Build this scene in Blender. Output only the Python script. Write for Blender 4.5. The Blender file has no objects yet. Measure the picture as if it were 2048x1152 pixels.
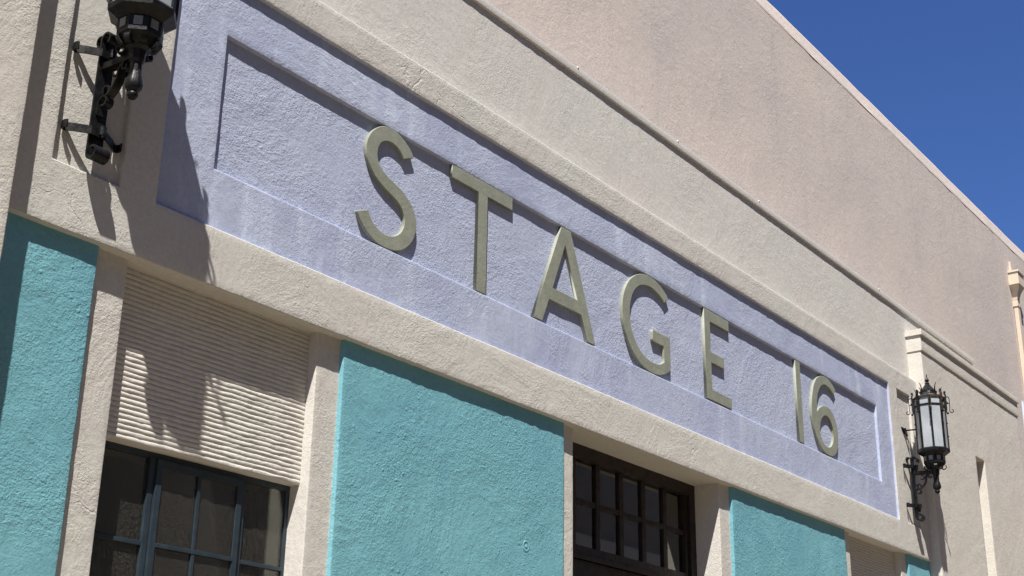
import bpy, bmesh, math, random
from mathutils import Vector, Matrix, noise

# ------------------------------------------------------------------ camera, sky, sun, exposure
S = 0.8            # one layout unit = 0.8 m (frieze panel = 10 units = 8 m wide)
Z0 = 4.836         # layout height of the frieze's lower edge above the street
scene = bpy.context.scene
col = scene.collection

def W(x, y, z):
    return Vector((x * S, y * S, (z + Z0) * S))

cam_d = bpy.data.cameras.new('camera')
cam = bpy.data.objects.new('camera', cam_d)
col.objects.link(cam)
right = Vector((0.5975946, -0.8016499, 0.0154316))
up = Vector((-0.2909662, -0.19888787, 0.9358324))
fwd = Vector((0.7471408, 0.56373846, 0.35210734))
m = Matrix((right, up, -fwd)).transposed().to_4x4()
m.translation = W(-3.98059, -5.30741, -2.83601)
cam.matrix_world = m
cam_d.sensor_width = 36.0
cam_d.lens = 47.491
cam_d.clip_start = 0.05
cam_d.clip_end = 2000.0
scene.camera = cam

SUN = Vector((-1.60, -1.0, 3.45)).normalized()      # towards the sun
elev = math.asin(SUN.z)
world = bpy.data.worlds.new('World')
scene.world = world
world.use_nodes = True
wn = world.node_tree.nodes
wl = world.node_tree.links
wn.clear()
sky = wn.new('ShaderNodeTexSky')
sky.sky_type = 'NISHITA'
sky.sun_disc = False
sky.sun_elevation = elev
sky.sun_rotation = math.atan2(SUN.x, SUN.y)
sky.altitude = 300.0
sky.air_density = 1.0
sky.dust_density = 0.0
sky.ozone_density = 8.0
bg = wn.new('ShaderNodeBackground')
bg.inputs['Strength'].default_value = 0.068
wo = wn.new('ShaderNodeOutputWorld')
sat = wn.new('ShaderNodeHueSaturation')      # the clear deep blue of a dry summer sky
sat.inputs['Saturation'].default_value = 1.12
sat.inputs['Hue'].default_value = 0.513
wl.new(sky.outputs[0], sat.inputs['Color'])
wl.new(sat.outputs[0], bg.inputs[0])
wl.new(bg.outputs[0], wo.inputs[0])

sun_d = bpy.data.lights.new('sun', 'SUN')
sun_d.energy = 5.0
sun_d.angle = math.radians(0.53)
sun_d.color = (1.0, 0.955, 0.89)
sun = bpy.data.objects.new('sun', sun_d)
sun.rotation_euler = (-SUN).to_track_quat('-Z', 'Y').to_euler()
sun.location = (0, -10, 30)
col.objects.link(sun)

vs = scene.view_settings
vs.view_transform = 'Standard'
vs.look = 'None'
vs.exposure = 0.85
vs.gamma = 1.0
vs.use_curve_mapping = False

# ------------------------------------------------------------------ materials
def _mat(name):
    mt = bpy.data.materials.new(name)
    mt.use_nodes = True
    nt = mt.node_tree
    return mt, nt, nt.nodes['Principled BSDF']

def _noise(nt, vec, scale, detail=3.0, rough=0.55, dist=0.0):
    n = nt.nodes.new('ShaderNodeTexNoise')
    n.inputs['Scale'].default_value = scale
    n.inputs['Detail'].default_value = detail
    n.inputs['Roughness'].default_value = rough
    n.inputs['Distortion'].default_value = dist
    nt.links.new(vec, n.inputs['Vector'])
    return n.outputs['Fac']

def _ramp(nt, fac, a, b, lo=0.0, hi=1.0):
    r = nt.nodes.new('ShaderNodeMapRange')
    r.inputs['From Min'].default_value = a
    r.inputs['From Max'].default_value = b
    r.inputs['To Min'].default_value = lo
    r.inputs['To Max'].default_value = hi
    nt.links.new(fac, r.inputs['Value'])
    return r.outputs[0]

def _math(nt, op, a, b=None):
    n = nt.nodes.new('ShaderNodeMath')
    n.operation = op
    for i, v in enumerate((a, b)):
        if v is None:
            continue
        if isinstance(v, (int, float)):
            n.inputs[i].default_value = v
        else:
            nt.links.new(v, n.inputs[i])
    return n.outputs[0]

def _mix(nt, fac, a, b):
    n = nt.nodes.new('ShaderNodeMix')
    n.data_type = 'RGBA'
    if isinstance(fac, (int, float)):
        n.inputs[0].default_value = fac
    else:
        nt.links.new(fac, n.inputs[0])
    for i, v in ((6, a), (7, b)):
        if isinstance(v, tuple):
            n.inputs[i].default_value = (*v, 1.0)
        else:
            nt.links.new(v, n.inputs[i])
    return n.outputs[2]

def _pos(nt, scale=None, offset=(0, 0, 0)):
    g = nt.nodes.new('ShaderNodeNewGeometry')
    if scale is None:
        return g.outputs['Position']
    mp = nt.nodes.new('ShaderNodeMapping')
    mp.inputs['Scale'].default_value = scale
    mp.inputs['Location'].default_value = offset
    nt.links.new(g.outputs['Position'], mp.inputs['Vector'])
    return mp.outputs[0]

def stucco(name, c1, c2, grain=80.0, depth=0.004, pimple=0.0, stain=None, stain_amt=0.0,
           smooth_patch=0.6, rough=0.85, blotch=1.1, lump=0.0022, spec=0.25, crack=0.0):
    mt, nt, bs = _mat(name)
    p = _pos(nt)
    # colour: large soft patches, streaks that run down the wall, fine speckle
    big = _ramp(nt, _noise(nt, p, blotch, 4, 0.6, 0.4), 0.35, 0.65)
    colr = _mix(nt, big, c1, c2)
    fine = _ramp(nt, _noise(nt, p, 45, 2), 0.3, 0.7, 0.93, 1.05)
    if stain is not None:
        st = _noise(nt, _pos(nt, (2.6, 2.6, 0.45)), 1.6, 5, 0.65, 0.3)
        colr = _mix(nt, _ramp(nt, st, 0.52, 0.72, 0.0, stain_amt), colr, stain)
    hsv = nt.nodes.new('ShaderNodeHueSaturation')
    nt.links.new(colr, hsv.inputs['Color'])
    nt.links.new(fine, hsv.inputs['Value'])
    nt.links.new(hsv.outputs[0], bs.inputs['Base Color'])
    bs.inputs['Roughness'].default_value = rough
    bs.inputs['Specular IOR Level'].default_value = spec
    # relief: dash-coat grain, stronger in some patches than in others, over trowel lumps
    patch = _ramp(nt, _noise(nt, p, 1.7, 5, 0.7, 0.8), 0.38, 0.62, 1.0 - smooth_patch, 0.88)
    g1 = _noise(nt, p, grain, 3, 0.6, 0.25)
    g2 = _noise(nt, p, grain * 0.42, 2, 0.5, 0.8)
    g = _math(nt, 'ADD', _math(nt, 'MULTIPLY', g1, 0.6), _math(nt, 'MULTIPLY', g2, 0.75))
    if crack > 0:
        wv = nt.nodes.new('ShaderNodeTexNoise')
        wv.inputs['Scale'].default_value = 3.0
        wv.inputs['Detail'].default_value = 5.0
        nt.links.new(p, wv.inputs['Vector'])
        va = nt.nodes.new('ShaderNodeVectorMath')
        va.operation = 'MULTIPLY_ADD'
        nt.links.new(wv.outputs['Color'], va.inputs[0])
        va.inputs[1].default_value = (0.5, 0.5, 0.5)
        nt.links.new(p, va.inputs[2])
        cv = nt.nodes.new('ShaderNodeTexVoronoi')
        cv.feature = 'DISTANCE_TO_EDGE'
        cv.inputs['Scale'].default_value = 0.9
        nt.links.new(va.outputs[0], cv.inputs['Vector'])
        ck = _ramp(nt, cv.outputs['Distance'], 0.0, 0.006, 1.0, 0.0)
        ck = _math(nt, 'MULTIPLY', ck, _ramp(nt, _noise(nt, p, 1.3, 2), 0.52, 0.60))
        g = _math(nt, 'SUBTRACT', g, _math(nt, 'MULTIPLY', ck, crack))
    if pimple > 0:
        v = nt.nodes.new('ShaderNodeTexVoronoi')
        v.inputs['Scale'].default_value = 22.0
        v.inputs['Randomness'].default_value = 1.0
        nt.links.new(p, v.inputs['Vector'])
        d = _ramp(nt, v.outputs['Distance'], 0.10, 0.22, 1.0, 0.0)
        keep = _ramp(nt, v.outputs['Color'], 0.60, 0.66)
        g = _math(nt, 'ADD', g, _math(nt, 'MULTIPLY', _math(nt, 'MULTIPLY', d, keep), pimple))
    b1 = nt.nodes.new('ShaderNodeBump')
    b1.inputs['Distance'].default_value = depth
    b1.inputs['Strength'].default_value = 1.0
    nt.links.new(_math(nt, 'MULTIPLY', g, patch), b1.inputs['Height'])
    b2 = nt.nodes.new('ShaderNodeBump')
    b2.inputs['Distance'].default_value = lump
    b2.inputs['Strength'].default_value = 1.0
    nt.links.new(_noise(nt, p, 9.0, 4, 0.6, 1.0), b2.inputs['Height'])
    nt.links.new(b1.outputs[0], b2.inputs['Normal'])
    nt.links.new(b2.outputs[0], bs.inputs['Normal'])
    return mt

def paint(name, c1, c2, rough=0.45, scale=14.0, bump=0.0, bscale=60.0, metal=0.0, edge=None, spec=0.4, lo=0.4, hi=0.65):
    mt, nt, bs = _mat(name)
    p = _pos(nt)
    f = _ramp(nt, _noise(nt, p, scale, 5, 0.65), lo, hi)
    nt.links.new(_mix(nt, f, c1, c2), bs.inputs['Base Color'])
    r = _ramp(nt, _noise(nt, p, scale * 2.3, 3), 0.3, 0.7, rough * 0.8, min(1.0, rough * 1.25))
    nt.links.new(r, bs.inputs['Roughness'])
    bs.inputs['Metallic'].default_value = metal
    bs.inputs['Specular IOR Level'].default_value = spec
    if bump > 0:
        b = nt.nodes.new('ShaderNodeBump')
        b.inputs['Distance'].default_value = bump
        nt.links.new(_noise(nt, p, bscale, 4, 0.6, 0.4), b.inputs['Height'])
        nt.links.new(b.outputs[0], bs.inputs['Normal'])
    return mt

def glass_pane(name, dust, tint, scale=130, shine=0.9):
    mt, nt, bs = _mat(name)
    nt.nodes.remove(bs)
    out = nt.nodes['Material Output']
    tr = nt.nodes.new('ShaderNodeBsdfTransparent')
    tr.inputs[0].default_value = (*tint, 1)
    gl = nt.nodes.new('ShaderNodeBsdfGlossy')
    gl.inputs['Roughness'].default_value = 0.02
    gl.inputs['Color'].default_value = (0.9, 0.92, 0.9, 1)
    fr = nt.nodes.new('ShaderNodeFresnel')
    fr.inputs['IOR'].default_value = 1.5
    df = nt.nodes.new('ShaderNodeBsdfDiffuse')
    df.inputs['Color'].default_value = (0.5, 0.48, 0.43, 1)
    m1 = nt.nodes.new('ShaderNodeMixShader')
    nt.links.new(_ramp(nt, _noise(nt, _pos(nt), scale, 5, 0.75), 0.35, 0.75, 0.0, dust), m1.inputs[0])
    nt.links.new(tr.outputs[0], m1.inputs[1])
    nt.links.new(df.outputs[0], m1.inputs[2])
    m2 = nt.nodes.new('ShaderNodeMixShader')
    nt.links.new(_math(nt, 'MULTIPLY', fr.outputs[0], shine), m2.inputs[0])
    nt.links.new(m1.outputs[0], m2.inputs[1])
    nt.links.new(gl.outputs[0], m2.inputs[2])
    nt.links.new(m2.outputs[0], out.inputs['Surface'])
    return mt

M = {}
M['beige'] = stucco('beige_stucco', (0.560, 0.552, 0.505), (0.578, 0.548, 0.505), grain=140, depth=0.0046, stain=(0.52, 0.480, 0.425), smooth_patch=0.85, crack=0.5, stain_amt=0.3)
M['upper'] = stucco('upper_stucco', (0.600, 0.588, 0.545), (0.610, 0.575, 0.540), grain=140, depth=0.0034, stain=(0.63, 0.585, 0.51), smooth_patch=0.85, stain_amt=0.35)
M['coping'] = stucco('coping_render', (0.575, 0.56, 0.525), (0.585, 0.55, 0.515), grain=150, depth=0.0016, lump=0.001)
M['wing'] = stucco('wing_stucco', (0.595, 0.570, 0.510), (0.585, 0.543, 0.492), grain=130, depth=0.0038, stain=(0.53, 0.480, 0.43), smooth_patch=0.85, stain_amt=0.3)
M['tall'] = stucco('stage_wall_stucco', (0.615, 0.540, 0.482), (0.545, 0.483, 0.450), grain=95, depth=0.0030, stain=(0.480, 0.432, 0.410), stain_amt=0.5, blotch=0.5, lump=0.0032, smooth_patch=0.8)
M['lilac'] = stucco('lilac_stucco', (0.445, 0.490, 0.622), (0.378, 0.415, 0.570), grain=150, depth=0.0044, stain=(0.58, 0.645, 0.78), stain_amt=0.8, blotch=1.5, smooth_patch=0.85)
M['lilac_panel'] = stucco('lilac_panel_stucco', (0.438, 0.482, 0.612), (0.400, 0.438, 0.582), grain=125, depth=0.0068, stain=(0.50, 0.55, 0.70), stain_amt=0.4, blotch=2.0, smooth_patch=0.7)
M['teal'] = stucco('teal_stucco', (0.182, 0.425, 0.482), (0.155, 0.375, 0.445), grain=115, depth=0.0058, pimple=0.5, stain=(0.215, 0.475, 0.54), stain_amt=0.5, smooth_patch=0.75, rough=0.7, blotch=1.6)
M['letter'] = paint('sage_letter_paint', (0.235, 0.252, 0.196), (0.290, 0.304, 0.245), rough=0.60, scale=9, bump=0.0016, bscale=42)
M['iron'] = paint('black_wrought_iron', (0.005, 0.0052, 0.0056), (0.015, 0.015, 0.015), rough=0.40, scale=26, bump=0.0010, bscale=120, spec=0.25)
M['rust'] = paint('rusty_iron', (0.030, 0.022, 0.017), (0.075, 0.048, 0.032), rough=0.65, scale=24, bump=0.0012, bscale=140)
M['slate'] = paint('slate_blue_window_paint', (0.022, 0.036, 0.048), (0.032, 0.049, 0.063), rough=0.45, scale=18, bump=0.0006, bscale=90)
M['brown'] = paint('dark_brown_door_paint', (0.014, 0.009, 0.007), (0.026, 0.016, 0.012), rough=0.5, scale=12)
M['opal'] = paint('opal_lamp_glass', (0.33, 0.36, 0.38), (0.42, 0.45, 0.47), rough=0.22, scale=5, spec=0.5)
M['opal_shaded'] = paint('shaded_lamp_glass', (0.17, 0.175, 0.175), (0.22, 0.225, 0.22), rough=0.3, scale=9)  # lamp glass with the shade of the lantern's underside put into its colour
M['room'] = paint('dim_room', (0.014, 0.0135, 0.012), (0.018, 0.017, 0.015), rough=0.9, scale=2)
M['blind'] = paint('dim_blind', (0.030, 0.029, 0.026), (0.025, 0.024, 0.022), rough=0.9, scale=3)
M['glass'] = glass_pane('dusty_window_glass', 0.13, (0.75, 0.76, 0.72))
M['door_glass'] = glass_pane('door_glass', 0.035, (0.70, 0.74, 0.70), 9, 2.2)
M['spout'] = paint('cream_metal_paint', (0.63, 0.53, 0.41), (0.67, 0.57, 0.45), rough=0.5, scale=6)
M['clip'] = paint('white_clip', (0.85, 0.83, 0.8), (0.8, 0.78, 0.75), rough=0.5)
M['board'] = paint('pale_blue_board', (0.56, 0.62, 0.78), (0.60, 0.65, 0.80), rough=0.5, scale=3)
M['street'] = stucco('street_concrete', (0.20, 0.165, 0.118), (0.18, 0.148, 0.106), grain=40, depth=0.003)
M['across'] = stucco('across_street_stucco', (0.33, 0.29, 0.25), (0.29, 0.26, 0.225), grain=30, depth=0.003)

# ------------------------------------------------------------------ builders (all shapes in layout units)
def origin(o):
    v = Vector((0, 0, 0))
    while o:
        v += o.location
        o = o.parent
    return v

def link(name, me, mat, parent=None, smooth=False):
    o = bpy.data.objects.new(name, me)
    col.objects.link(o)
    if mat is not None and not me.materials:
        me.materials.append(mat)
    if smooth:
        for p in me.polygons:
            p.use_smooth = True
    if parent is not None:
        o.parent = parent
    return o

def mesh_obj(name, verts, faces, mat, parent=None, smooth=False, local=False):
    """verts in layout units: facade coordinates, or the parent's own frame when local"""
    me = bpy.data.meshes.new(name)
    if local:
        me.from_pydata([(v[0] * S, v[1] * S, v[2] * S) for v in verts], [], faces)
    else:
        off = origin(parent)
        me.from_pydata([W(*v) - off for v in verts], [], faces)
    me.update()
    return link(name, me, mat, parent, smooth)

def thing(name, label, cat, at=None, group=None):
    o = bpy.data.objects.new(name, None)
    o.empty_display_size = 0.3
    col.objects.link(o)
    if at is not None:
        o.location = W(*at)
    o['label'] = label
    o['category'] = cat
    if group:
        o['group'] = group
    return o

def wob(p, amp):
    """hand-trowelled unevenness, in layout units"""
    a = noise.noise_vector(Vector((p[0] * 2.1, p[1] * 2.1 + 7.0, p[2] * 2.1)))
    b = noise.noise_vector(Vector((p[0] * 14.0, p[1] * 14.0 + 3.0, p[2] * 14.0)))
    d = (a * 0.8 + b * 0.55) * amp
    return (p[0] + d.x, p[1] + d.y * 1.1, p[2] + d.z)

def lines(lo, hi, cell, marks, r, coarse=None):
    """grid lines with extra ones beside each mark so that edges can round off"""
    s = {lo, hi}
    n = max(1, int(round((hi - lo) / cell)))
    for i in range(1, n):
        s.add(lo + (hi - lo) * i / n)
    keep = []
    for mk in marks:
        for d in (-r, -0.62 * r, -0.28 * r, 0.0, 0.28 * r, 0.62 * r, r):
            if lo <= mk + d <= hi:
                keep.append(mk + d)
    out = [v for v in s if all(abs(v - k) > r * 0.9 for k in keep) or v in (lo, hi)]
    out = sorted(set(out + keep))
    res = [out[0]]
    for v in out[1:]:
        if v - res[-1] > 1e-5:
            res.append(v)
    if coarse is not None:        # below this height one row is enough
        res = [v for v in res if v >= coarse or v == lo]
    return res

def plate(name, x0, x1, z0, z1, front, back, mat, parent, holes=(), r=0.008, bevel='lrtb', cell=0.05,
          amp=0.0022, coarse=None):
    """a plaster face with rounded arrises, rectangular openings and returns running back to `back`"""
    mx = [x0, x1] + [h[0] for h in holes] + [h[1] for h in holes]
    mz = [z0, z1] + [h[2] for h in holes] + [h[3] for h in holes]
    xs = lines(x0, x1, cell, mx, r)
    zs = lines(z0, z1, cell, mz, r, coarse)
    def dist(x, z):
        d = 1e9
        if 'l' in bevel: d = min(d, x - x0)
        if 'r' in bevel: d = min(d, x1 - x)
        if 'b' in bevel: d = min(d, z - z0)
        if 't' in bevel: d = min(d, z1 - z)
        for a, b, c, e in holes:
            dx = max(a - x, 0, x - b)
            dz = max(c - z, 0, z - e)
            d = min(d, math.hypot(dx, dz))
        return max(d, 0.0)
    bm = bmesh.new()
    V = {}
    def vert(i, j):
        if (i, j) not in V:
            x, z = xs[i], zs[j]
            d = dist(x, z)
            dy = r - math.sqrt(max(r * r - (r - d) ** 2, 0)) if d < r else 0.0
            V[(i, j)] = bm.verts.new((x, front + dy, z))
        return V[(i, j)]
    for i in range(len(xs) - 1):
        cx = (xs[i] + xs[i + 1]) / 2
        for j in range(len(zs) - 1):
            cz = (zs[j] + zs[j + 1]) / 2
            if any(a < cx < b and c < cz < e for a, b, c, e in holes):
                continue
            bm.faces.new((vert(i, j), vert(i + 1, j), vert(i + 1, j + 1), vert(i, j + 1)))
    edges = [e for e in bm.edges if len(e.link_faces) == 1]
    ret = bmesh.ops.extrude_edge_only(bm, edges=edges)
    for v in ret['geom']:
        if isinstance(v, bmesh.types.BMVert):
            v.co.y = back
    off = origin(parent)
    for v in bm.verts:
        v.co = W(*wob(v.co, amp)) - off
    bmesh.ops.recalc_face_normals(bm, faces=bm.faces)
    me = bpy.data.meshes.new(name)
    bm.to_mesh(me)
    bm.free()
    o = link(name, me, mat, parent)
    for p in me.polygons:
        p.use_smooth = True
    try:
        me.set_sharp_from_angle(angle=math.radians(50))
    except Exception:
        pass
    return o

def box_vf(x0, x1, y0, y1, z0, z1):
    v = [(x0, y0, z0), (x1, y0, z0), (x1, y1, z0), (x0, y1, z0), (x0, y0, z1), (x1, y0, z1), (x1, y1, z1), (x0, y1, z1)]
    f = [(0, 3, 2, 1), (4, 5, 6, 7), (0, 1, 5, 4), (1, 2, 6, 5), (2, 3, 7, 6), (3, 0, 4, 7)]
    return v, f

def boxes(name, lst, mat, parent, local=False, bev=0.0):
    bm = bmesh.new()
    for b in lst:
        v, f = box_vf(*b)
        vs_ = [bm.verts.new(p) for p in v]
        for q in f:
            bm.faces.new([vs_[k] for k in q])
    if bev > 0:
        bmesh.ops.bevel(bm, geom=list(bm.edges), offset=bev, segments=2, affect='EDGES', profile=0.6)
    off = Vector((0, 0, 0)) if local else origin(parent)
    for v in bm.verts:
        v.co = v.co * S if local else W(*v.co) - off
    me = bpy.data.meshes.new(name)
    bm.to_mesh(me)
    bm.free()
    return link(name, me, mat, parent)

def lathe_vf(prof, n=8, turn=0.0, cx=0.0, cy=0.0):
    """profile of (radius, z) turned about the vertical axis through cx, cy"""
    v, f = [], []
    for (r, z) in prof:
        for k in range(n):
            a = turn + 2 * math.pi * k / n
            v.append((cx + r * math.cos(a), cy + r * math.sin(a), z))
    for i in range(len(prof) - 1):
        for k in range(n):
            k2 = (k + 1) % n
            f.append((i * n + k, i * n + k2, (i + 1) * n + k2, (i + 1) * n + k))
    f.append(tuple(range(n))[::-1])
    f.append(tuple(range((len(prof) - 1) * n, len(prof) * n)))
    return v, f

def ribbon_vf(path, side, width, thick, taper=None):
    """flat bar swept along a path; side = direction of its width"""
    side = Vector(side).normalized()
    v, f = [], []
    n = len(path)
    for i, p in enumerate(path):
        p = Vector(p)
        a = Vector(path[max(i - 1, 0)])
        b = Vector(path[min(i + 1, n - 1)])
        t = (b - a).normalized()
        nrm = side.cross(t).normalized()
        k = taper[i] if taper else 1.0
        for su, sv in ((-1, -1), (1, -1), (1, 1), (-1, 1)):
            v.append(tuple(p + side * su * width * 0.5 * k + nrm * sv * thick * 0.5 * k))
        if i:
            o0, o1 = (i - 1) * 4, i * 4
            for s_ in range(4):
                s2 = (s_ + 1) % 4
                f.append((o0 + s_, o0 + s2, o1 + s2, o1 + s_))
    f.append((3, 2, 1, 0))
    f.append(tuple((n - 1) * 4 + k for k in range(4)))
    return v, f

def join_vf(lst):
    v, f = [], []
    for a, b in lst:
        o = len(v)
        v += list(a)
        f += [tuple(k + o for k in q) for q in b]
    return v, f

def spiral(c, r0, r1, a0, a1, n=16):
    """points (u, w) of a scroll about c"""
    return [(c[0] + (r0 + (r1 - r0) * i / n) * math.cos(a0 + (a1 - a0) * i / n),
             c[1] + (r0 + (r1 - r0) * i / n) * math.sin(a0 + (a1 - a0) * i / n)) for i in range(n + 1)]

def smooth_path(pts, n=5):
    """Catmull-Rom through 2-D or 3-D points"""
    P = [Vector(p) for p in pts]
    out = []
    for i in range(len(P) - 1):
        p0, p1, p2, p3 = P[max(i - 1, 0)], P[i], P[i + 1], P[min(i + 2, len(P) - 1)]
        for k in range(n):
            t = k / n
            out.append(0.5 * ((2 * p1) + (p2 - p0) * t + (2 * p0 - 5 * p1 + 4 * p2 - p3) * t * t + (3 * p1 - p0 - 3 * p2 + p3) * t ** 3))
    out.append(P[-1])
    return [tuple(p) for p in out]

def rx(x, yo, yn):
    """a facade position measured for depth yo, restated for depth yn"""
    return -3.98059 + (x + 3.98059) * (5.30741 + yn) / (5.30741 + yo)

def rz(z, yo, yn):
    return -2.83601 + (z + 2.83601) * (5.30741 + yn) / (5.30741 + yo)

# ------------------------------------------------------------------ setting: street
ground = mesh_obj('street', [(-250, -250, -Z0), (250, -250, -Z0), (250, 250, -Z0), (-250, 250, -Z0)], [(0, 1, 2, 3)], M['street'])
ground['kind'] = 'structure'

# ------------------------------------------------------------------ tall stage building behind
tall = thing('stage_building', 'tall pinkish beige plastered stage building rising behind the low entrance front', 'building', (5, 0.6, -Z0))
YT = 0.6
plate('wall', -14, 42, -Z0, 5.86, YT, 3.0, M['tall'], tall, r=0.01, bevel='', cell=0.25, amp=0.008)
# parapet: leans back a little, then a plain band with a rounded top
pv, pf = [], []
prof = [(YT - 0.004, 5.83), (YT + 0.004, 5.86), (YT + 0.020, 5.885), (YT + 0.034, 5.895), (YT + 0.040, 5.91), (YT + 0.042, 6.06), (YT + 0.05, 6.085),
        (YT + 0.075, 6.10), (YT + 0.45, 6.11), (YT + 0.47, 5.6)]
NX = 160
for i in range(NX + 1):
    x = -14 + 56 * i / NX
    for (y, z) in prof:
        pv.append(wob((x, y, z), 0.006))
L = len(prof)
for i in range(NX):
    for j in range(L - 1):
        pf.append((i * L + j, (i + 1) * L + j, (i + 1) * L + j + 1, i * L + j + 1))
mesh_obj('parapet', pv, pf, M['tall'], tall, smooth=True)

# ------------------------------------------------------------------ entrance building
ent = thing('entrance_building', 'low cream entrance front with lilac name frieze and teal wall panels', 'building', (5, 0.0, -Z0))
ZB = -0.331
XL, XR = -0.868, 10.88
frame = plate('frieze_surround', XL - 0.15, XR + 0.15, ZB, 1.752, 0.0, 0.40, M['beige'], ent,
              holes=[(0, 10, 0, 1.516), (-0.628, -0.228, 0.005, 1.51), (10.24, 10.63, 0.005, 1.51)], r=0.009, bevel='tb', cell=0.045, amp=0.0030)
# the returns of the frieze opening are painted lilac like the border inside it
frame.data.materials.append(M['lilac'])
_fo = origin(ent)
for p in frame.data.polygons:
    c = (p.center + _fo) / S
    cz = c.z - Z0
    if c.y > 0.006 and -0.02 < c.x < 10.02 and -0.02 < cz < 1.536:
        p.material_index = 1
for a, b in ((-0.628, -0.228), (10.24, 10.63)):
    plate('niche_back', a - 0.03, b + 0.03, -0.025, 1.54, 0.028, 0.06, M['beige'], frame, bevel='', cell=0.045)
bord = plate('frieze_border', -0.03, 10.03, -0.03, 1.546, 0.0225, 0.13, M['lilac'], ent, holes=[(0.3694, 9.6465, 0.3474, 1.179)], r=0.006, bevel='', cell=0.045, amp=0.0026)
plate('frieze_panel', 0.345, 9.69, 0.32, 1.215, 0.050, 0.10, M['lilac_panel'], bord, bevel='', cell=0.05, amp=0.0028)

YP = 0.034        # teal panels
YJ = 0.062        # piers
teals = [(-1.05, rx(-0.265, 0.053, YP), 'r'), (rx(1.487, 0.053, YP), rx(3.77, 0.05, YP), 'lr'), (rx(6.325, 0.07, YP), rx(8.64, 0.053, YP), 'lr'), (rx(10.31, 0.063, YP), 11.05, 'l')]
teal_parts = []
for a, b, bv in teals:
    teal_parts.append(plate('teal_panel', a, b, -Z0 + 0.004, -0.29, YP, 0.30, M['teal'], ent, r=0.010, bevel=bv, cell=0.045, amp=0.0034, coarse=-2.2))
WA, WB = rx(-0.052, 0.10, YJ), rx(1.315, 0.10, YJ)           # near window opening
DA, DB = rx(3.955, 0.10, YJ), rx(6.145, 0.10, YJ)             # doorway
VA, VB = rx(8.845, 0.10, YJ), rx(10.155, 0.09, YJ)             # far window opening
jambs = [(-0.40, WA, 'r'), (WB, 1.62, 'l'), (3.62, DA, 'r'), (DB, 6.46, 'l'), (8.50, VA, 'r'), (VB, 10.42, 'l')]
for a, b, bv in jambs:
    plate('pier', a, b, -Z0 + 0.008, -0.28, YJ, 0.52, M['beige'], ent, r=0.008, bevel=bv, cell=0.04, amp=0.0024, coarse=-2.2)
# round plastered-over boss on the middle teal panel
bv_, bf_ = lathe_vf([(0.042, 0), (0.038, 0.004), (0.030, 0.005), (0.025, 0.003), (0.012, 0.003), (0.009, 0.006), (0.0, 0.0065)], 18)
mesh_obj('wall_boss', [wob((3.304 + x, 0.036 - z, -1.275 + y), 0.004) for x, y, z in bv_], bf_, M['teal'], teal_parts[1], smooth=True)

# ribbed plaster panels over the windows
rng = random.Random(4)
def rib_mesh(w, k):
    v, f = [], []
    n = 56
    h = 0.0268
    pr = [(0.0048, -0.50), (0.0010, -0.43), (-0.0014, -0.20), (-0.0020, 0.06), (-0.0014, 0.28), (0.0010, 0.43), (0.0048, 0.5)]
    for i in range(n + 1):
        x = w * i / n
        for j, (y, t) in enumerate(pr):
            a = noise.noise(Vector((x * 22, k * 9.1, j * 0.25))) * 0.0028
            b = noise.noise(Vector((x * 9, k * 5.3 + 40, j * 0.3))) * 0.0044
            v.append((x, y + a + b * 0.3, t * h + b))
    m_ = len(pr)
    for i in range(n):
        for j in range(m_ - 1):
            f.append((i * m_ + j, (i + 1) * m_ + j, (i + 1) * m_ + j + 1, i * m_ + j + 1))
    me = bpy.data.meshes.new('rib')
    me.from_pydata([(a * S, b * S, c * S) for a, b, c in v], [], f)
    for p in me.polygons:
        p.use_smooth = True
    me.materials.append(M['beige'])
    return me

ZF = rz(-1.208, 0.185, 0.128)
def ribbed(xa, xb):
    pl = plate('ribbed_panel', xa - 0.03, xb + 0.03, ZF, -0.28, 0.1328, 0.46, M['beige'], ent, r=0.008, bevel='b', cell=0.06, amp=0.0018)
    ms = [rib_mesh(xb - xa, k) for k in range(6)]
    last = -1
    for i in range(35):
        k = rng.choice([q for q in range(6) if q != last])
        last = k
        o = bpy.data.objects.new('rib', ms[k])
        col.objects.link(o)
        o.parent = pl
        o.location = W(xa, 0.128, ZF + 0.014 + (-0.29 - ZF) / 35 * i) - origin(pl)
    return pl
ribbed(WA, WB)
ribbed(VA, VB)

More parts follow.
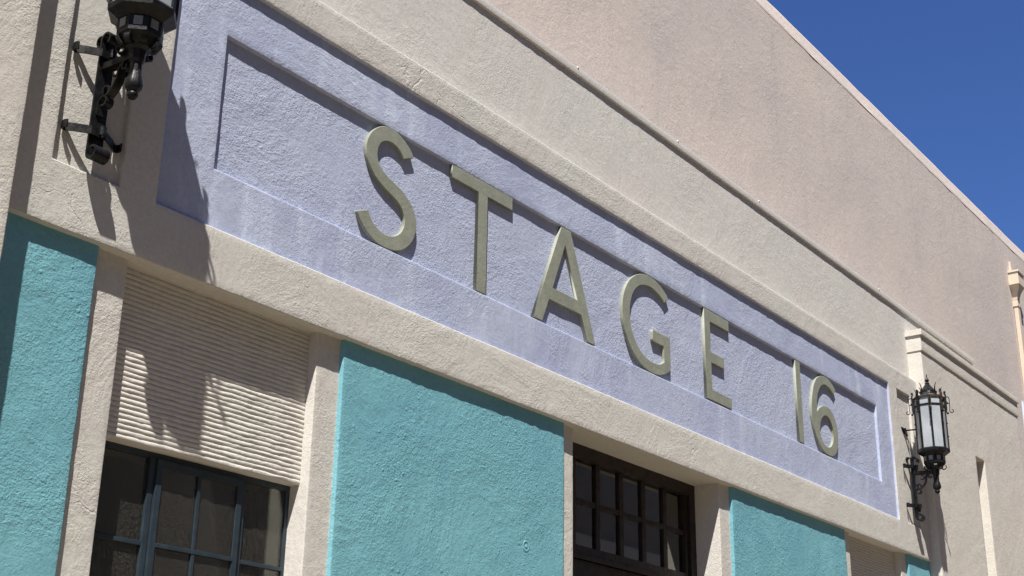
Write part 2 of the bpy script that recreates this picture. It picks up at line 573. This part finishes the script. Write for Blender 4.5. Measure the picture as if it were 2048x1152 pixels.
# windows: steel casements
def window(xa, xb):
    zt, zb = ZF, -2.99
    m1, m2 = xa + 0.385, xb - 0.345      # casement in the middle
    fr = boxes('window', [(xa, xb, 0.200, 0.238, zt - 0.030, zt + 0.02), (xa, xb, 0.200, 0.238, zb, zb + 0.05),
                          (xa, xa + 0.022, 0.200, 0.238, zb + 0.05, zt - 0.030), (xb - 0.026, xb, 0.200, 0.238, zb + 0.05, zt - 0.030),
                          (m1 - 0.014, m1 + 0.020, 0.190, 0.238, zb + 0.05, zt - 0.030), (m2 - 0.020, m2 + 0.014, 0.194, 0.238, zb + 0.05, zt - 0.030)],
               M['slate'], ent, bev=0.002)
    boxes('sash', [(m1 + 0.024, m2 - 0.024, 0.176, 0.200, zt - 0.075, zt - 0.034), (m1 + 0.024, m2 - 0.024, 0.176, 0.200, zb + 0.055, zb + 0.10),
                   (m1 + 0.024, m1 + 0.060, 0.176, 0.200, zb + 0.10, zt - 0.075), (m2 - 0.060, m2 - 0.024, 0.176, 0.200, zb + 0.10, zt - 0.075)],
          M['slate'], fr, bev=0.002)
    mid = (m1 + m2) / 2 - 0.01
    hz = [-1.690, -2.125, -2.56]
    zs = [zt - 0.03] + hz + [zb + 0.05]
    for a, b, y in ((xa + 0.022, m1 - 0.014, 0.208), (m1 + 0.060, mid - 0.010, 0.184), (mid + 0.010, m2 - 0.060, 0.184), (m2 + 0.014, xb - 0.026, 0.208)):
        for i in range(4):
            t = zs[i] - (0.011 if i else 0.0)
            bt = zs[i + 1] + (0.011 if i < 3 else 0.0)
            if y < 0.198 and i == 0: t = zt - 0.075
            if y < 0.198 and i == 3: bt = zb + 0.10
            boxes('pane', [(a, b, y, y + 0.005, bt, t)], M['glass'], fr)
    for z in hz:
        boxes('muntin', [(xa + 0.022, m1 - 0.014, 0.194, 0.222, z - 0.011, z + 0.011)], M['slate'], fr, bev=0.002)
        boxes('muntin', [(m1 + 0.060, m2 - 0.060, 0.172, 0.196, z - 0.011, z + 0.011)], M['slate'], fr, bev=0.002)
        boxes('muntin', [(m2 + 0.014, xb - 0.026, 0.194, 0.222, z - 0.011, z + 0.011)], M['slate'], fr, bev=0.002)
    boxes('muntin', [(mid - 0.010, mid + 0.010, 0.174, 0.198, zb + 0.10, zt - 0.075)], M['slate'], fr, bev=0.002)
    # sill and wall under the window, dim room behind
    plate('sill', xa - 0.02, xb + 0.02, zb - 0.10, zb + 0.005, 0.06, 0.34, M['beige'], ent, r=0.008, bevel='t', cell=0.08)
    plate('apron_wall', xa - 0.02, xb + 0.02, -Z0 + 0.012, zb - 0.08, 0.18, 0.34, M['beige'], ent, r=0.008, bevel='', cell=0.12)
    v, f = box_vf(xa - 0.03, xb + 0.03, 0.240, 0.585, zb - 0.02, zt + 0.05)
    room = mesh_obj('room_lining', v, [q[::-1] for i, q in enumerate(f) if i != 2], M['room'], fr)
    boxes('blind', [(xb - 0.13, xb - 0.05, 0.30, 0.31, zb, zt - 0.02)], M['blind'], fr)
    return fr
window(WA, WB)
window(VA, VB)

# double door with glazed upper lights
xa, xb = DA, DB
door = boxes('double_door', [(xa, xb, 0.290, 0.40, -0.425, -0.29), (5.985, xb, 0.290, 0.40, -Z0 + 0.016, -0.425), (xa, 3.985, 0.290, 0.40, -Z0 + 0.016, -0.425),
                             (5.945, 5.985, 0.318, 0.40, -Z0 + 0.016, -0.425)], M['brown'], ent, bev=0.003)
cells = [(3.993 + 0.3345 * i, 3.993 + 0.3345 * i + 0.276) for i in range(6)]
rows = [(-0.727, -0.430), (-1.080, -0.767)]
boxes('transom_rail', [(3.985, 5.945, 0.326, 0.385, -1.165, -1.082), (3.985, 5.945, 0.310, 0.330, -1.182, -1.150)], M['brown'], door, bev=0.003)
for i, (a, b) in enumerate(cells):
    for zb_, zt_ in rows:
        boxes('pane', [(a - 0.004, b + 0.004, 0.350, 0.356, zb_ - 0.004, zt_ + 0.004)], M['door_glass'], door)
    if i < 5:
        boxes('muntin', [(b, cells[i + 1][0], 0.330, 0.372, -1.082, -0.426)], M['brown'], door, bev=0.003)
for i, (a, b) in enumerate(cells):
    boxes('muntin', [(a, b, 0.333, 0.370, -0.767, -0.727)], M['brown'], door, bev=0.003)
for a, b in ((3.987, 4.963), (4.967, 5.943)):
    lf = boxes('door_leaf', [(a, b, 0.352, 0.385, -Z0 + 0.02, -1.184)], M['brown'], door, bev=0.003)
    for s0 in (a, b - 0.13):
        boxes('stile', [(s0, s0 + 0.13, 0.338, 0.354, -Z0 + 0.02, -1.186)], M['brown'], lf, bev=0.003)
    boxes('rail', [(a + 0.13, b - 0.13, 0.338, 0.354, -1.33, -1.186)], M['brown'], lf, bev=0.003)
    boxes('rail', [(a + 0.13, b - 0.13, 0.338, 0.354, -2.9, -2.7)], M['brown'], lf, bev=0.003)
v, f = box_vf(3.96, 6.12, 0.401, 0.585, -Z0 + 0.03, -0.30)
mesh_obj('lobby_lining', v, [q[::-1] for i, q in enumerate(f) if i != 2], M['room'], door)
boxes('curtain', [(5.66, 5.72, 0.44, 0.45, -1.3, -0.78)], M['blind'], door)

# parapet wall above the frieze and its coping
up_w = plate('parapet_wall', -3.3, 13.27, 1.60, 2.64, 0.07, 0.58, M['upper'], ent, bevel='', cell=0.06, amp=0.003)
cop = plate('coping', -3.32, 13.28, 2.603, 2.668, 0.0510, 0.585, M['coping'], up_w, r=0.0025, bevel='tb', cell=0.05, amp=0.0016)
for x in (0.9, 3.947, 5.54, 7.119, 10.1):
    mesh_obj('clip', *box_vf(x, x + 0.014, 0.046, 0.060, 2.665, 2.676), M['clip'], cop)

# projecting wings at both ends
def wing(xa, xb, edge, slot):
    f0 = -0.095
    body = plate('wing', xa, xb, -Z0 + 0.01, 2.13, f0, 0.59, M['wing'], ent, holes=[(slot[0], slot[1], -Z0 + 0.01, 1.165)], r=0.010,
                 bevel='lr', cell=0.055, amp=0.0030, coarse=-1.6)
    band = plate('wing_band', xa - 0.010, xb + 0.010, 2.115, 2.315, f0 - 0.012, 0.58, M['wing'], body, r=0.006, bevel='lrb', cell=0.06, amp=0.002)
    capp = plate('wing_cap', xa - 0.028, xb + 0.028, 2.303, 2.372, f0 - 0.032, 0.57, M['wing'], body, r=0.004, bevel='lrtb', cell=0.06, amp=0.0014)
    # splayed slot: one cheek slopes in, the other returns square
    n = 40
    vv, ff = [], []
    for j in range(n + 1):
        z = -Z0 + 0.01 + (1.19 + Z0) * j / n
        for x, y in ((slot[0] - 0.02, f0 - 0.003 + 0.012), (slot[0] + 0.01, f0 + 0.004), (slot[1] + 0.01, 0.025), (slot[1] + 0.03, 0.03)):
            vv.append((x, y, z))
    for j in range(n):
        for k in range(3):
            ff.append((j * 4 + k, j * 4 + k + 1, j * 4 + 4 + k + 1, j * 4 + 4 + k))
    mesh_obj('slot_cheek', vv, ff, M['wing'], body)
    # roof of the wing
    boxes('wing_roof', [(xa, xb, -0.05, 0.56, 2.32, 2.36)], M['wing'], body)
    return body
wing(XR, 14.43, 'l', (12.46, 12.78))
wing(-4.42, XL, 'r', (-2.78, -2.46))

# ------------------------------------------------------------------ raised name letters
LET = {
'S': [[(2.011,1.073),(1.997,1.098),(1.971,1.125),(1.933,1.15),(1.889,1.173),(1.834,1.191),(1.774,1.195),(1.716,1.184),(1.666,1.158),(1.617,1.115),(1.584,1.067),(1.564,1.016),(1.56,0.968),(1.57,0.92),(1.59,0.878),(1.621,0.84),(1.664,0.801),(1.723,0.769),(1.777,0.747),(1.836,0.727),(1.885,0.703),(1.923,0.67),(1.943,0.635),(1.95,0.608),(1.947,0.568),(1.927,0.523),(1.899,0.493),(1.855,0.465),(1.798,0.451),(1.741,0.454),(1.689,0.473),(1.653,0.497),(1.628,0.525),(1.611,0.558),(1.515,0.52),(1.532,0.487),(1.557,0.455),(1.592,0.422),(1.639,0.394),(1.696,0.369),(1.759,0.362),(1.827,0.363),(1.89,0.376),(1.952,0.406),(2.008,0.455),(2.046,0.514),(2.064,0.58),(2.062,0.639),(2.041,0.696),(2.008,0.74),(1.963,0.775),(1.908,0.805),(1.841,0.827),(1.775,0.849),(1.721,0.875),(1.687,0.908),(1.67,0.948),(1.669,0.995),(1.681,1.034),(1.707,1.067),(1.752,1.091),(1.799,1.096),(1.841,1.087),(1.878,1.067),(1.904,1.043),(1.914,1.028)]],
'G': [[(5.281,1.079),(5.241,1.114),(5.178,1.148),(5.099,1.176),(5.004,1.191),(4.91,1.184),(4.823,1.161),(4.738,1.117),(4.668,1.058),(4.614,0.989),(4.577,0.915),(4.558,0.841),(4.553,0.773),(4.562,0.7),(4.582,0.639),(4.61,0.581),(4.652,0.518),(4.71,0.459),(4.783,0.412),(4.872,0.377),(4.971,0.361),(5.056,0.363),(5.135,0.379),(5.216,0.411),(5.288,0.453),(5.293,0.737),(5.013,0.737),(5.013,0.637),(5.182,0.637),(5.188,0.502),(5.123,0.469),(5.044,0.455),(4.967,0.456),(4.891,0.474),(4.824,0.502),(4.765,0.545),(4.722,0.595),(4.691,0.653),(4.673,0.715),(4.667,0.781),(4.677,0.86),(4.702,0.931),(4.741,0.991),(4.796,1.042),(4.859,1.075),(4.937,1.093),(5.016,1.098),(5.095,1.082),(5.166,1.056),(5.213,1.023)]],
'6': [[(8.627,1.1),(8.584,1.128),(8.523,1.159),(8.441,1.18),(8.358,1.184),(8.272,1.166),(8.193,1.13),(8.131,1.073),(8.085,1.006),(8.052,0.929),(8.026,0.851),(8.012,0.777),(8.013,0.698),(8.032,0.623),(8.062,0.551),(8.106,0.482),(8.16,0.431),(8.243,0.386),(8.341,0.37),(8.452,0.377),(8.534,0.421),(8.59,0.497),(8.61,0.574),(8.612,0.663),(8.588,0.747),(8.542,0.81),(8.474,0.856),(8.383,0.871),(8.289,0.857),(8.211,0.823),(8.14,0.77),(8.145,0.839),(8.165,0.917),(8.198,0.981),(8.243,1.036),(8.305,1.078),(8.372,1.097),(8.447,1.095),(8.518,1.071),(8.57,1.04)],[(8.318,0.77),(8.252,0.736),(8.208,0.686),(8.188,0.634),(8.181,0.569),(8.199,0.51),(8.247,0.465),(8.316,0.444),(8.377,0.447),(8.441,0.478),(8.487,0.531),(8.508,0.592),(8.499,0.663),(8.471,0.721),(8.422,0.763),(8.368,0.775)]],
'A': [[(3.712,1.192),(3.833,1.192),(4.166,0.367),(4.053,0.367),(3.972,0.557),(3.557,0.557),(3.474,0.367),(3.359,0.367)],[(3.762,1.047),(3.601,0.661),(3.923,0.661)]],
'T': [[(2.408,1.194),(3.096,1.194),(3.096,1.092),(2.808,1.092),(2.808,0.362),(2.7,0.362),(2.7,1.092),(2.408,1.092)]],
'E': [[(5.889,1.192),(6.341,1.192),(6.341,1.086),(5.993,1.086),(5.993,0.808),(6.228,0.808),(6.228,0.711),(5.993,0.711),(5.993,0.466),(6.343,0.466),(6.343,0.37),(5.889,0.37)]],
'1': [[(7.694,1.187),(7.8,1.187),(7.8,0.368),(7.694,0.368)]],
}
def round_loop(pts, curved):
    if not curved:
        return pts
    n = len(pts)
    P = [Vector(p) for p in pts]
    corner = []
    for i in range(n):
        a = (P[i] - P[i - 1]).normalized()
        b = (P[(i + 1) % n] - P[i]).normalized()
        corner.append(a.dot(b) < math.cos(math.radians(52)))
    out = []
    for i in range(n):
        p1, p2 = P[i], P[(i + 1) % n]
        p0 = p1 - (p2 - p1) if corner[i] else P[i - 1]
        p3 = p2 + (p2 - p1) if corner[(i + 1) % n] else P[(i + 2) % n]
        for k in range(4):
            t = k / 4
            out.append(tuple(0.5 * ((2 * p1) + (p2 - p0) * t + (2 * p0 - 5 * p1 + 4 * p2 - p3) * t * t + (3 * p1 - p0 - 3 * p2 + p3) * t ** 3)))
    return out

sign = thing('name_sign', 'raised sage green letters and numerals spelling STAGE 16 on the lilac frieze', 'sign', (5, 0.050, 0.36))
def letter(ch):
    cu = bpy.data.curves.new('letter', 'CURVE')
    cu.dimensions = '2D'
    cu.fill_mode = 'BOTH'
    bevel = 0.0035
    for lp in LET[ch]:
        pts = round_loop(lp, ch in 'SG6')
        sp = cu.splines.new('POLY')
        sp.points.add(len(pts) - 1)
        for p, (x, z) in zip(sp.points, pts):
            p.co = (x, z, 0, 1)
        sp.use_cyclic_u = True
    cu.extrude = 0.016 - bevel
    cu.bevel_depth = bevel
    cu.bevel_resolution = 1
    cu.offset = -bevel
    tmp = bpy.data.objects.new('letter_curve', cu)
    col.objects.link(tmp)
    bpy.context.view_layer.update()
    dg = bpy.context.evaluated_depsgraph_get()
    me = bpy.data.meshes.new_from_object(tmp.evaluated_get(dg))
    bpy.data.objects.remove(tmp)
    off = origin(sign)
    for v in me.vertices:
        x, z, d = v.co
        v.co = W(rx(x, 0.038, 0.024), 0.024 + 0.016 - d, rz(z, 0.038, 0.024)) - off
    me.update()
    me.materials.clear()
    o = link('letter', me, M['letter'], sign)
    o['label'] = 'sage green raised ' + ('numeral ' if ch in '16' else 'letter ') + ch
    return o
for ch in 'STAGE16':
    letter(ch)

# ------------------------------------------------------------------ wrought-iron wall lanterns
VT = [math.radians(22.5 + 45 * k) for k in range(8)]
AY = -0.285
def radial(path, a):
    return [(r * math.cos(a), AY + r * math.sin(a), z) for r, z in path]

def make_lantern(lx, label):
    t = thing('wall_lantern', label, 'wall lantern', (lx, 0.035, 0.0), 'pair of wall lanterns beside the frieze')
    yo = -0.035
    def part(name, vf, mat, parent=None, smooth=False):
        v, f = vf
        p = parent or t
        return mesh_obj(name, [(a, b + yo, c) for a, b, c in v], f, mat, p, smooth, local=True)
    tn = math.radians(22.5)
    # lantern body
    part('rim', lathe_vf([(0.0, 0.70), (0.120, 0.735), (0.174, 0.772), (0.176, 0.800), (0.168, 0.812), (0.10, 0.812)], 8, tn, 0, AY), M['iron'])
    bowl = part('bowl', lathe_vf([(0.045, 0.585), (0.072, 0.600), (0.104, 0.640), (0.116, 0.652), (0.116, 0.742), (0.10, 0.745)], 8, tn, 0, AY), M['iron'])
    for k in range(8):
        a = math.radians(45 * k)
        ap = 0.1085
        c = Vector((ap * math.cos(a), AY + ap * math.sin(a), 0.702))
        tx = Vector((-math.sin(a), math.cos(a), 0))
        nn = Vector((math.cos(a), math.sin(a), 0))
        w, h = 0.022, 0.024
        v, f = [], []
        for s1, s2 in ((-1, -1), (1, -1), (1, 1), (-1, 1)):
            v.append(tuple(c + tx * s1 * w + Vector((0, 0, s2 * h)) + nn * 0.002))
        for s1, s2 in ((-1, -1), (1, -1), (1, 1), (-1, 1)):
            v.append(tuple(c + tx * s1 * w + Vector((0, 0, s2 * h)) - nn * 0.004))
        f = [(0, 1, 2, 3), (7, 6, 5, 4), (0, 4, 5, 1), (1, 5, 6, 2), (2, 6, 7, 3), (3, 7, 4, 0)]
        part('bowl_pane', (v, f), M['opal_shaded'], bowl)
    for k in range(8):
        a0, a1 = VT[k - 1], VT[k]
        for (z0, z1) in ((0.812, 1.292), (1.302, 1.378)):
            v = []
            for rr in (0.160, 0.154):
                for a, z in ((a0, z0), (a1, z0), (a1, z1), (a0, z1)):
                    v.append((rr * math.cos(a), AY + rr * math.sin(a), z))
            part('pane', (v, [(0, 1, 2, 3), (7, 6, 5, 4), (0, 4, 5, 1), (1, 5, 6, 2), (2, 6, 7, 3), (3, 7, 4, 0)]), M['opal'])
    part('ring', lathe_vf([(0.150, 1.286), (0.166, 1.286), (0.166, 1.306), (0.150, 1.306)], 8, tn, 0, AY), M['iron'])
    part('ring', lathe_vf([(0.145, 1.376), (0.172, 1.376), (0.175, 1.398), (0.168, 1.402), (0.08, 1.412)], 8, tn, 0, AY), M['rust'])
    part('crown_drum', lathe_vf([(0.082, 1.408), (0.082, 1.462)], 8, tn, 0, AY), M['opal'])
    roof = part('roof', lathe_vf([(0.080, 1.458), (0.098, 1.458), (0.098, 1.474), (0.084, 1.480), (0.014, 1.572), (0.0, 1.573)], 8, tn, 0, AY), M['iron'])
    part('finial', lathe_vf([(0.010, 1.560), (0.024, 1.566), (0.024, 1.574), (0.010, 1.582), (0.020, 1.590), (0.024, 1.602), (0.018, 1.616), (0.009, 1.632), (0.004, 1.662), (0.007, 1.668), (0.0, 1.680)], 12, 0, 0, AY), M['iron'], roof, True)
    for k in range(8):
        a = VT[k]
        sd = (-math.sin(a), math.cos(a), 0)
        bar = part('bar', ribbon_vf(radial([(0.165, 0.805), (0.165, 1.40)], a), sd, 0.021, 0.014), M['iron'])
        part('bar_head', ribbon_vf(radial([(0.174, 1.225), (0.180, 1.26), (0.180, 1.42), (0.168, 1.450)], a), sd, 0.027, 0.016), M['rust'] if k in (4, 5, 0) else M['iron'], bar)
        for r_, z_ in ((0.176, 1.458), (0.190, 1.215), (0.188, 1.335)):
            vv, ff = lathe_vf([(0.0, -0.014), (0.010, -0.010), (0.014, 0.0), (0.010, 0.010), (0.0, 0.014)], 8, 0, r_ * math.cos(a), AY + r_ * math.sin(a))
            part('stud', ([(x, y, z + z_) for x, y, z in vv], ff), M['iron'], bar, True)
        for z_ in (0.95, 1.10):
            vv, ff = lathe_vf([(0.0, -0.008), (0.008, -0.004), (0.008, 0.004), (0.0, 0.008)], 6, 0, 0.173 * math.cos(a), AY + 0.173 * math.sin(a))
            part('stud', ([(x, y, z + z_) for x, y, z in vv], ff), M['iron'], bar, True)
        hp = smooth_path([(0.118, 1.405), (0.106, 1.44), (0.100, 1.485), (0.108, 1.525), (0.126, 1.558)] if k % 2 else
                         [(0.140, 1.405), (0.132, 1.43), (0.130, 1.46), (0.138, 1.49), (0.152, 1.520)], 4)
        part('horn', ribbon_vf(radial(hp, a), sd, 0.020, 0.014, [1.0 - 0.8 * i / (len(hp) - 1) for i in range(len(hp))]), M['iron'])
        if k % 2 == 0:
            sp = smooth_path([(0.176, 1.392), (0.196, 1.402), (0.213, 1.392), (0.217, 1.36), (0.216, 1.30), (0.214, 1.262)], 4)
            sp += spiral((0.236, 1.240), 0.026, 0.010, math.radians(150), math.radians(470), 18)
            part('side_scroll', join_vf([ribbon_vf(radial(sp, a), sd, 0.011, 0.008), ribbon_vf(radial([(0.172, 1.322), (0.216, 1.324)], a), sd, 0.010, 0.008)]), M['iron'])
            ring = spiral((0.092, 0.612), 0.031, 0.024, math.radians(60), math.radians(400), 20)
            part('curl', ribbon_vf(radial(ring, a), sd, 0.030, 0.008), M['iron'], bowl)
        else:
            leaf = smooth_path([(0.060, 0.60), (0.088, 0.605), (0.104, 0.625), (0.112, 0.645)], 4)
            part('curl', ribbon_vf(radial(leaf, a), sd, 0.034, 0.007), M['iron'], bowl)
    # stem with pear-shaped drop
    part('stem', lathe_vf([(0.046, 0.590), (0.040, 0.560), (0.040, 0.535), (0.031, 0.520), (0.030, 0.47)], 8, tn, 0, AY), M['iron'])
    v, f = lathe_vf([(0.029, 0.475), (0.031, 0.455), (0.039, 0.425), (0.044, 0.400), (0.041, 0.380), (0.030, 0.366), (0.019, 0.362), (0.027, 0.352), (0.028, 0.340), (0.018, 0.324), (0.0, 0.316)], 24, 0, 0, AY)
    vv = []
    for x, y, z in v:         # shallow flutes in the drop
        a = math.atan2(y - AY, x)
        k = 1.0 - (0.10 * max(0.0, math.cos(6 * a)) ** 3 if z > 0.37 else 0.0)
        vv.append((x * k, AY + (y - AY) * k, z))
    part('drop', (vv, f), M['iron'], None, True)
    # arm, wall bar, scrolls
    part('arm', ribbon_vf([(0, -0.255, 0.563), (0, -0.03, 0.575)], (1, 0, 0), 0.050, 0.036), M['iron'])
    barp = [(y, z) for y, z in spiral((-0.060, 0.745), 0.012, 0.036, math.radians(-90), math.radians(-340), 14)]
    barp = [(-0.030 - 0.0, 0.70), (-0.030, 0.10)]
    top = spiral((-0.066, 0.716), 0.036, 0.030, math.radians(0), math.radians(235), 14)
    bot = spiral((-0.070, 0.085), 0.040, 0.028, math.radians(0), math.radians(-290), 16)
    path = top[::-1] + [(-0.030, 0.66), (-0.030, 0.40), (-0.030, 0.14)] + bot
    part('wall_bar', ribbon_vf([(0, y, z) for y, z in path], (1, 0, 0), 0.088, 0.011), M['iron'])
    top2 = spiral((0.004, 0.728), 0.030, 0.022, math.radians(180), math.radians(-20), 12)
    part('wall_bar', ribbon_vf([(0, y, z) for y, z in top2[::-1] + [(-0.026, 0.69), (-0.022, 0.50), (-0.022, 0.20)]], (1, 0, 0), 0.064, 0.008), M['iron'])
    br = spiral((-0.222, 0.520), 0.010, 0.026, math.radians(-200), math.radians(60), 12)
    br += smooth_path([(-0.196, 0.545), (-0.176, 0.520), (-0.168, 0.475), (-0.140, 0.425), (-0.100, 0.395)], 5)
    br += spiral((-0.085, 0.424), 0.032, 0.014, math.radians(-110), math.radians(-420), 18)
    part('brace_scroll', ribbon_vf([(0, y, z) for y, z in br], (1, 0, 0), 0.046, 0.010), M['iron'])
    b2 = [(-0.040, 0.30), (-0.040, 0.36)] + spiral((-0.078, 0.362), 0.038, 0.018, math.radians(0), math.radians(300), 16)
    b3 = spiral((-0.130, 0.512), 0.030, 0.014, math.radians(70), math.radians(330), 14)
    part('brace_scroll', ribbon_vf([(0, y, z) for y, z in b2], (1, 0, 0), 0.046, 0.010), M['iron'])
    part('brace_scroll', ribbon_vf([(0, y, z) for y, z in b3], (1, 0, 0), 0.024, 0.008), M['iron'])
    # straps that hold the bar to the niche
    for z in (0.640, 0.205):
        half = [(0.0, -0.050), (0.045, -0.050), (0.060, -0.040), (0.115, -0.006), (0.135, 0.012), (0.150, 0.022), (0.164, 0.016), (0.168, -0.004), (0.160, -0.020)]
        pth = [(-x, y) for x, y in half[::-1]] + half[1:]
        part('strap', ribbon_vf([(x, y, z - 0.02 * abs(x)) for x, y in pth], (0, 0, 1), 0.042, 0.009), M['iron'])
        roll = spiral((0.0, -0.074), 0.024, 0.010, math.radians(90), math.radians(-230), 14)
        part('collar', ribbon_vf([(x, y, z) for x, y in roll], (0, 0, 1), 0.046, 0.008), M['iron'])
    # tie rod from lantern to wall with a leaf-shaped plate
    tie = part('tie_rod', ribbon_vf([(0, AY + 0.16, 1.062), (0, 0.034, 1.070)], (1, 0, 0), 0.014, 0.014), M['iron'])
    v = [(-0.085, 0.016, 1.095), (-0.03, 0.010, 1.085), (0.0, 0.004, 1.10), (0.03, 0.010, 1.085), (0.085, 0.016, 1.02), (0.03, 0.010, 1.045), (0.0, 0.004, 1.03), (-0.03, 0.010, 1.045)]
    v2 = [(x, 0.036, z) for x, y, z in v]
    f = [tuple(range(8)), tuple(range(15, 7, -1))] + [(i, 8 + i, 8 + (i + 1) % 8, (i + 1) % 8) for i in range(8)]
    part('wall_leaf', (v + v2, f), M['iron'], tie)
    return t

lan = make_lantern(-0.43, 'black iron wall lantern left of the frieze, cut off at the top of the picture')

def copy_tree(o, parent=None):
    c = o.copy()
    col.objects.link(c)
    if parent is not None:
        c.parent = parent
    for ch in list(o.children):
        copy_tree(ch, c)
    return c
lan2 = copy_tree(lan)
lan2.location = W(10.435, 0.035, 0.0)
lan2['label'] = 'far black iron wall lantern with frosted panes right of the frieze, seen whole'

# ------------------------------------------------------------------ rainwater pipe and board at the far right
sp = thing('downspout', 'cream rainwater downspout with hopper head high on the far right of the stage wall', 'downspout', (17.55, YT, -Z0))
X0 = 17.30
hd = mesh_obj('hopper_head', *join_vf([
    (lambda P: (P, [(0, 1, 5, 4), (1, 2, 6, 5), (2, 3, 7, 6), (3, 0, 4, 7), (0, 3, 2, 1), (4, 5, 6, 7)]))(
        [(X0, YT, 5.09), (X0, YT - 0.16, 5.09), (X0 + 0.30, YT - 0.16, 5.09), (X0 + 0.30, YT, 5.09), (X0, YT, 5.30), (X0, YT - 0.16, 5.30), (X0 + 0.30, YT - 0.16, 5.30), (X0 + 0.30, YT, 5.30)]),
    box_vf(X0 - 0.015, X0 + 0.315, YT - 0.178, YT + 0.002, 5.295, 5.325),
    (lambda P: (P, [(4 * i + a, 4 * i + (a + 1) % 4, 4 * i + 4 + (a + 1) % 4, 4 * i + 4 + a) for i in range(4) for a in range(4)]))(
        [p for (e, d, z) in ((0.0, 0.16, 5.09), (0.045, 0.135, 5.04), (0.075, 0.105, 4.97), (0.090, 0.085, 4.90), (0.095, 0.075, 4.85)) for p in
         ((X0 + e, YT + 0.001, z), (X0 + e, YT - d, z), (X0 + 0.30 - e, YT - d, z), (X0 + 0.30 - e, YT + 0.001, z))])]), M['spout'], sp)
mesh_obj('pipe', *box_vf(X0 + 0.098, X0 + 0.202, YT - 0.070, YT - 0.006, -Z0 + 0.1, 4.86), M['spout'], sp)
for z in (4.74, 3.2, 1.4):
    mesh_obj('pipe_band', *box_vf(X0 + 0.085, X0 + 0.215, YT - 0.078, YT + 0.004, z, z + 0.10), M['spout'], sp)
mesh_obj('overflow_stub', *box_vf(X0 + 0.11, X0 + 0.15, YT - 0.03, YT + 0.004, 5.325, 5.53), M['spout'], sp)

bd = mesh_obj('wall_board', *box_vf(17.19, 17.385, YT - 0.03, YT + 0.0, 1.9, 3.09), M['board'])
bd['label'] = 'pale blue board on the stage wall at the right edge below the downspout'
bd['category'] = 'board'

# ------------------------------------------------------------------ building across the street (unseen, added to mirror in the panes and block sky light)
opp = thing('facing_building', 'beige stage building across the street, unseen, added for the pane reflections and to block sky light', 'building', (10, -13, -Z0))
boxes('wall', [(-30, 60, -24.0, -13.0, -Z0, 14.5)], M['across'], opp)
for z, h in ((14.1, 0.7), (3.0, 0.3), (8.4, 0.2)):
    boxes('cornice', [(-30, 60, -13.1, -12.75, z, z + h)], M['wing'], opp)
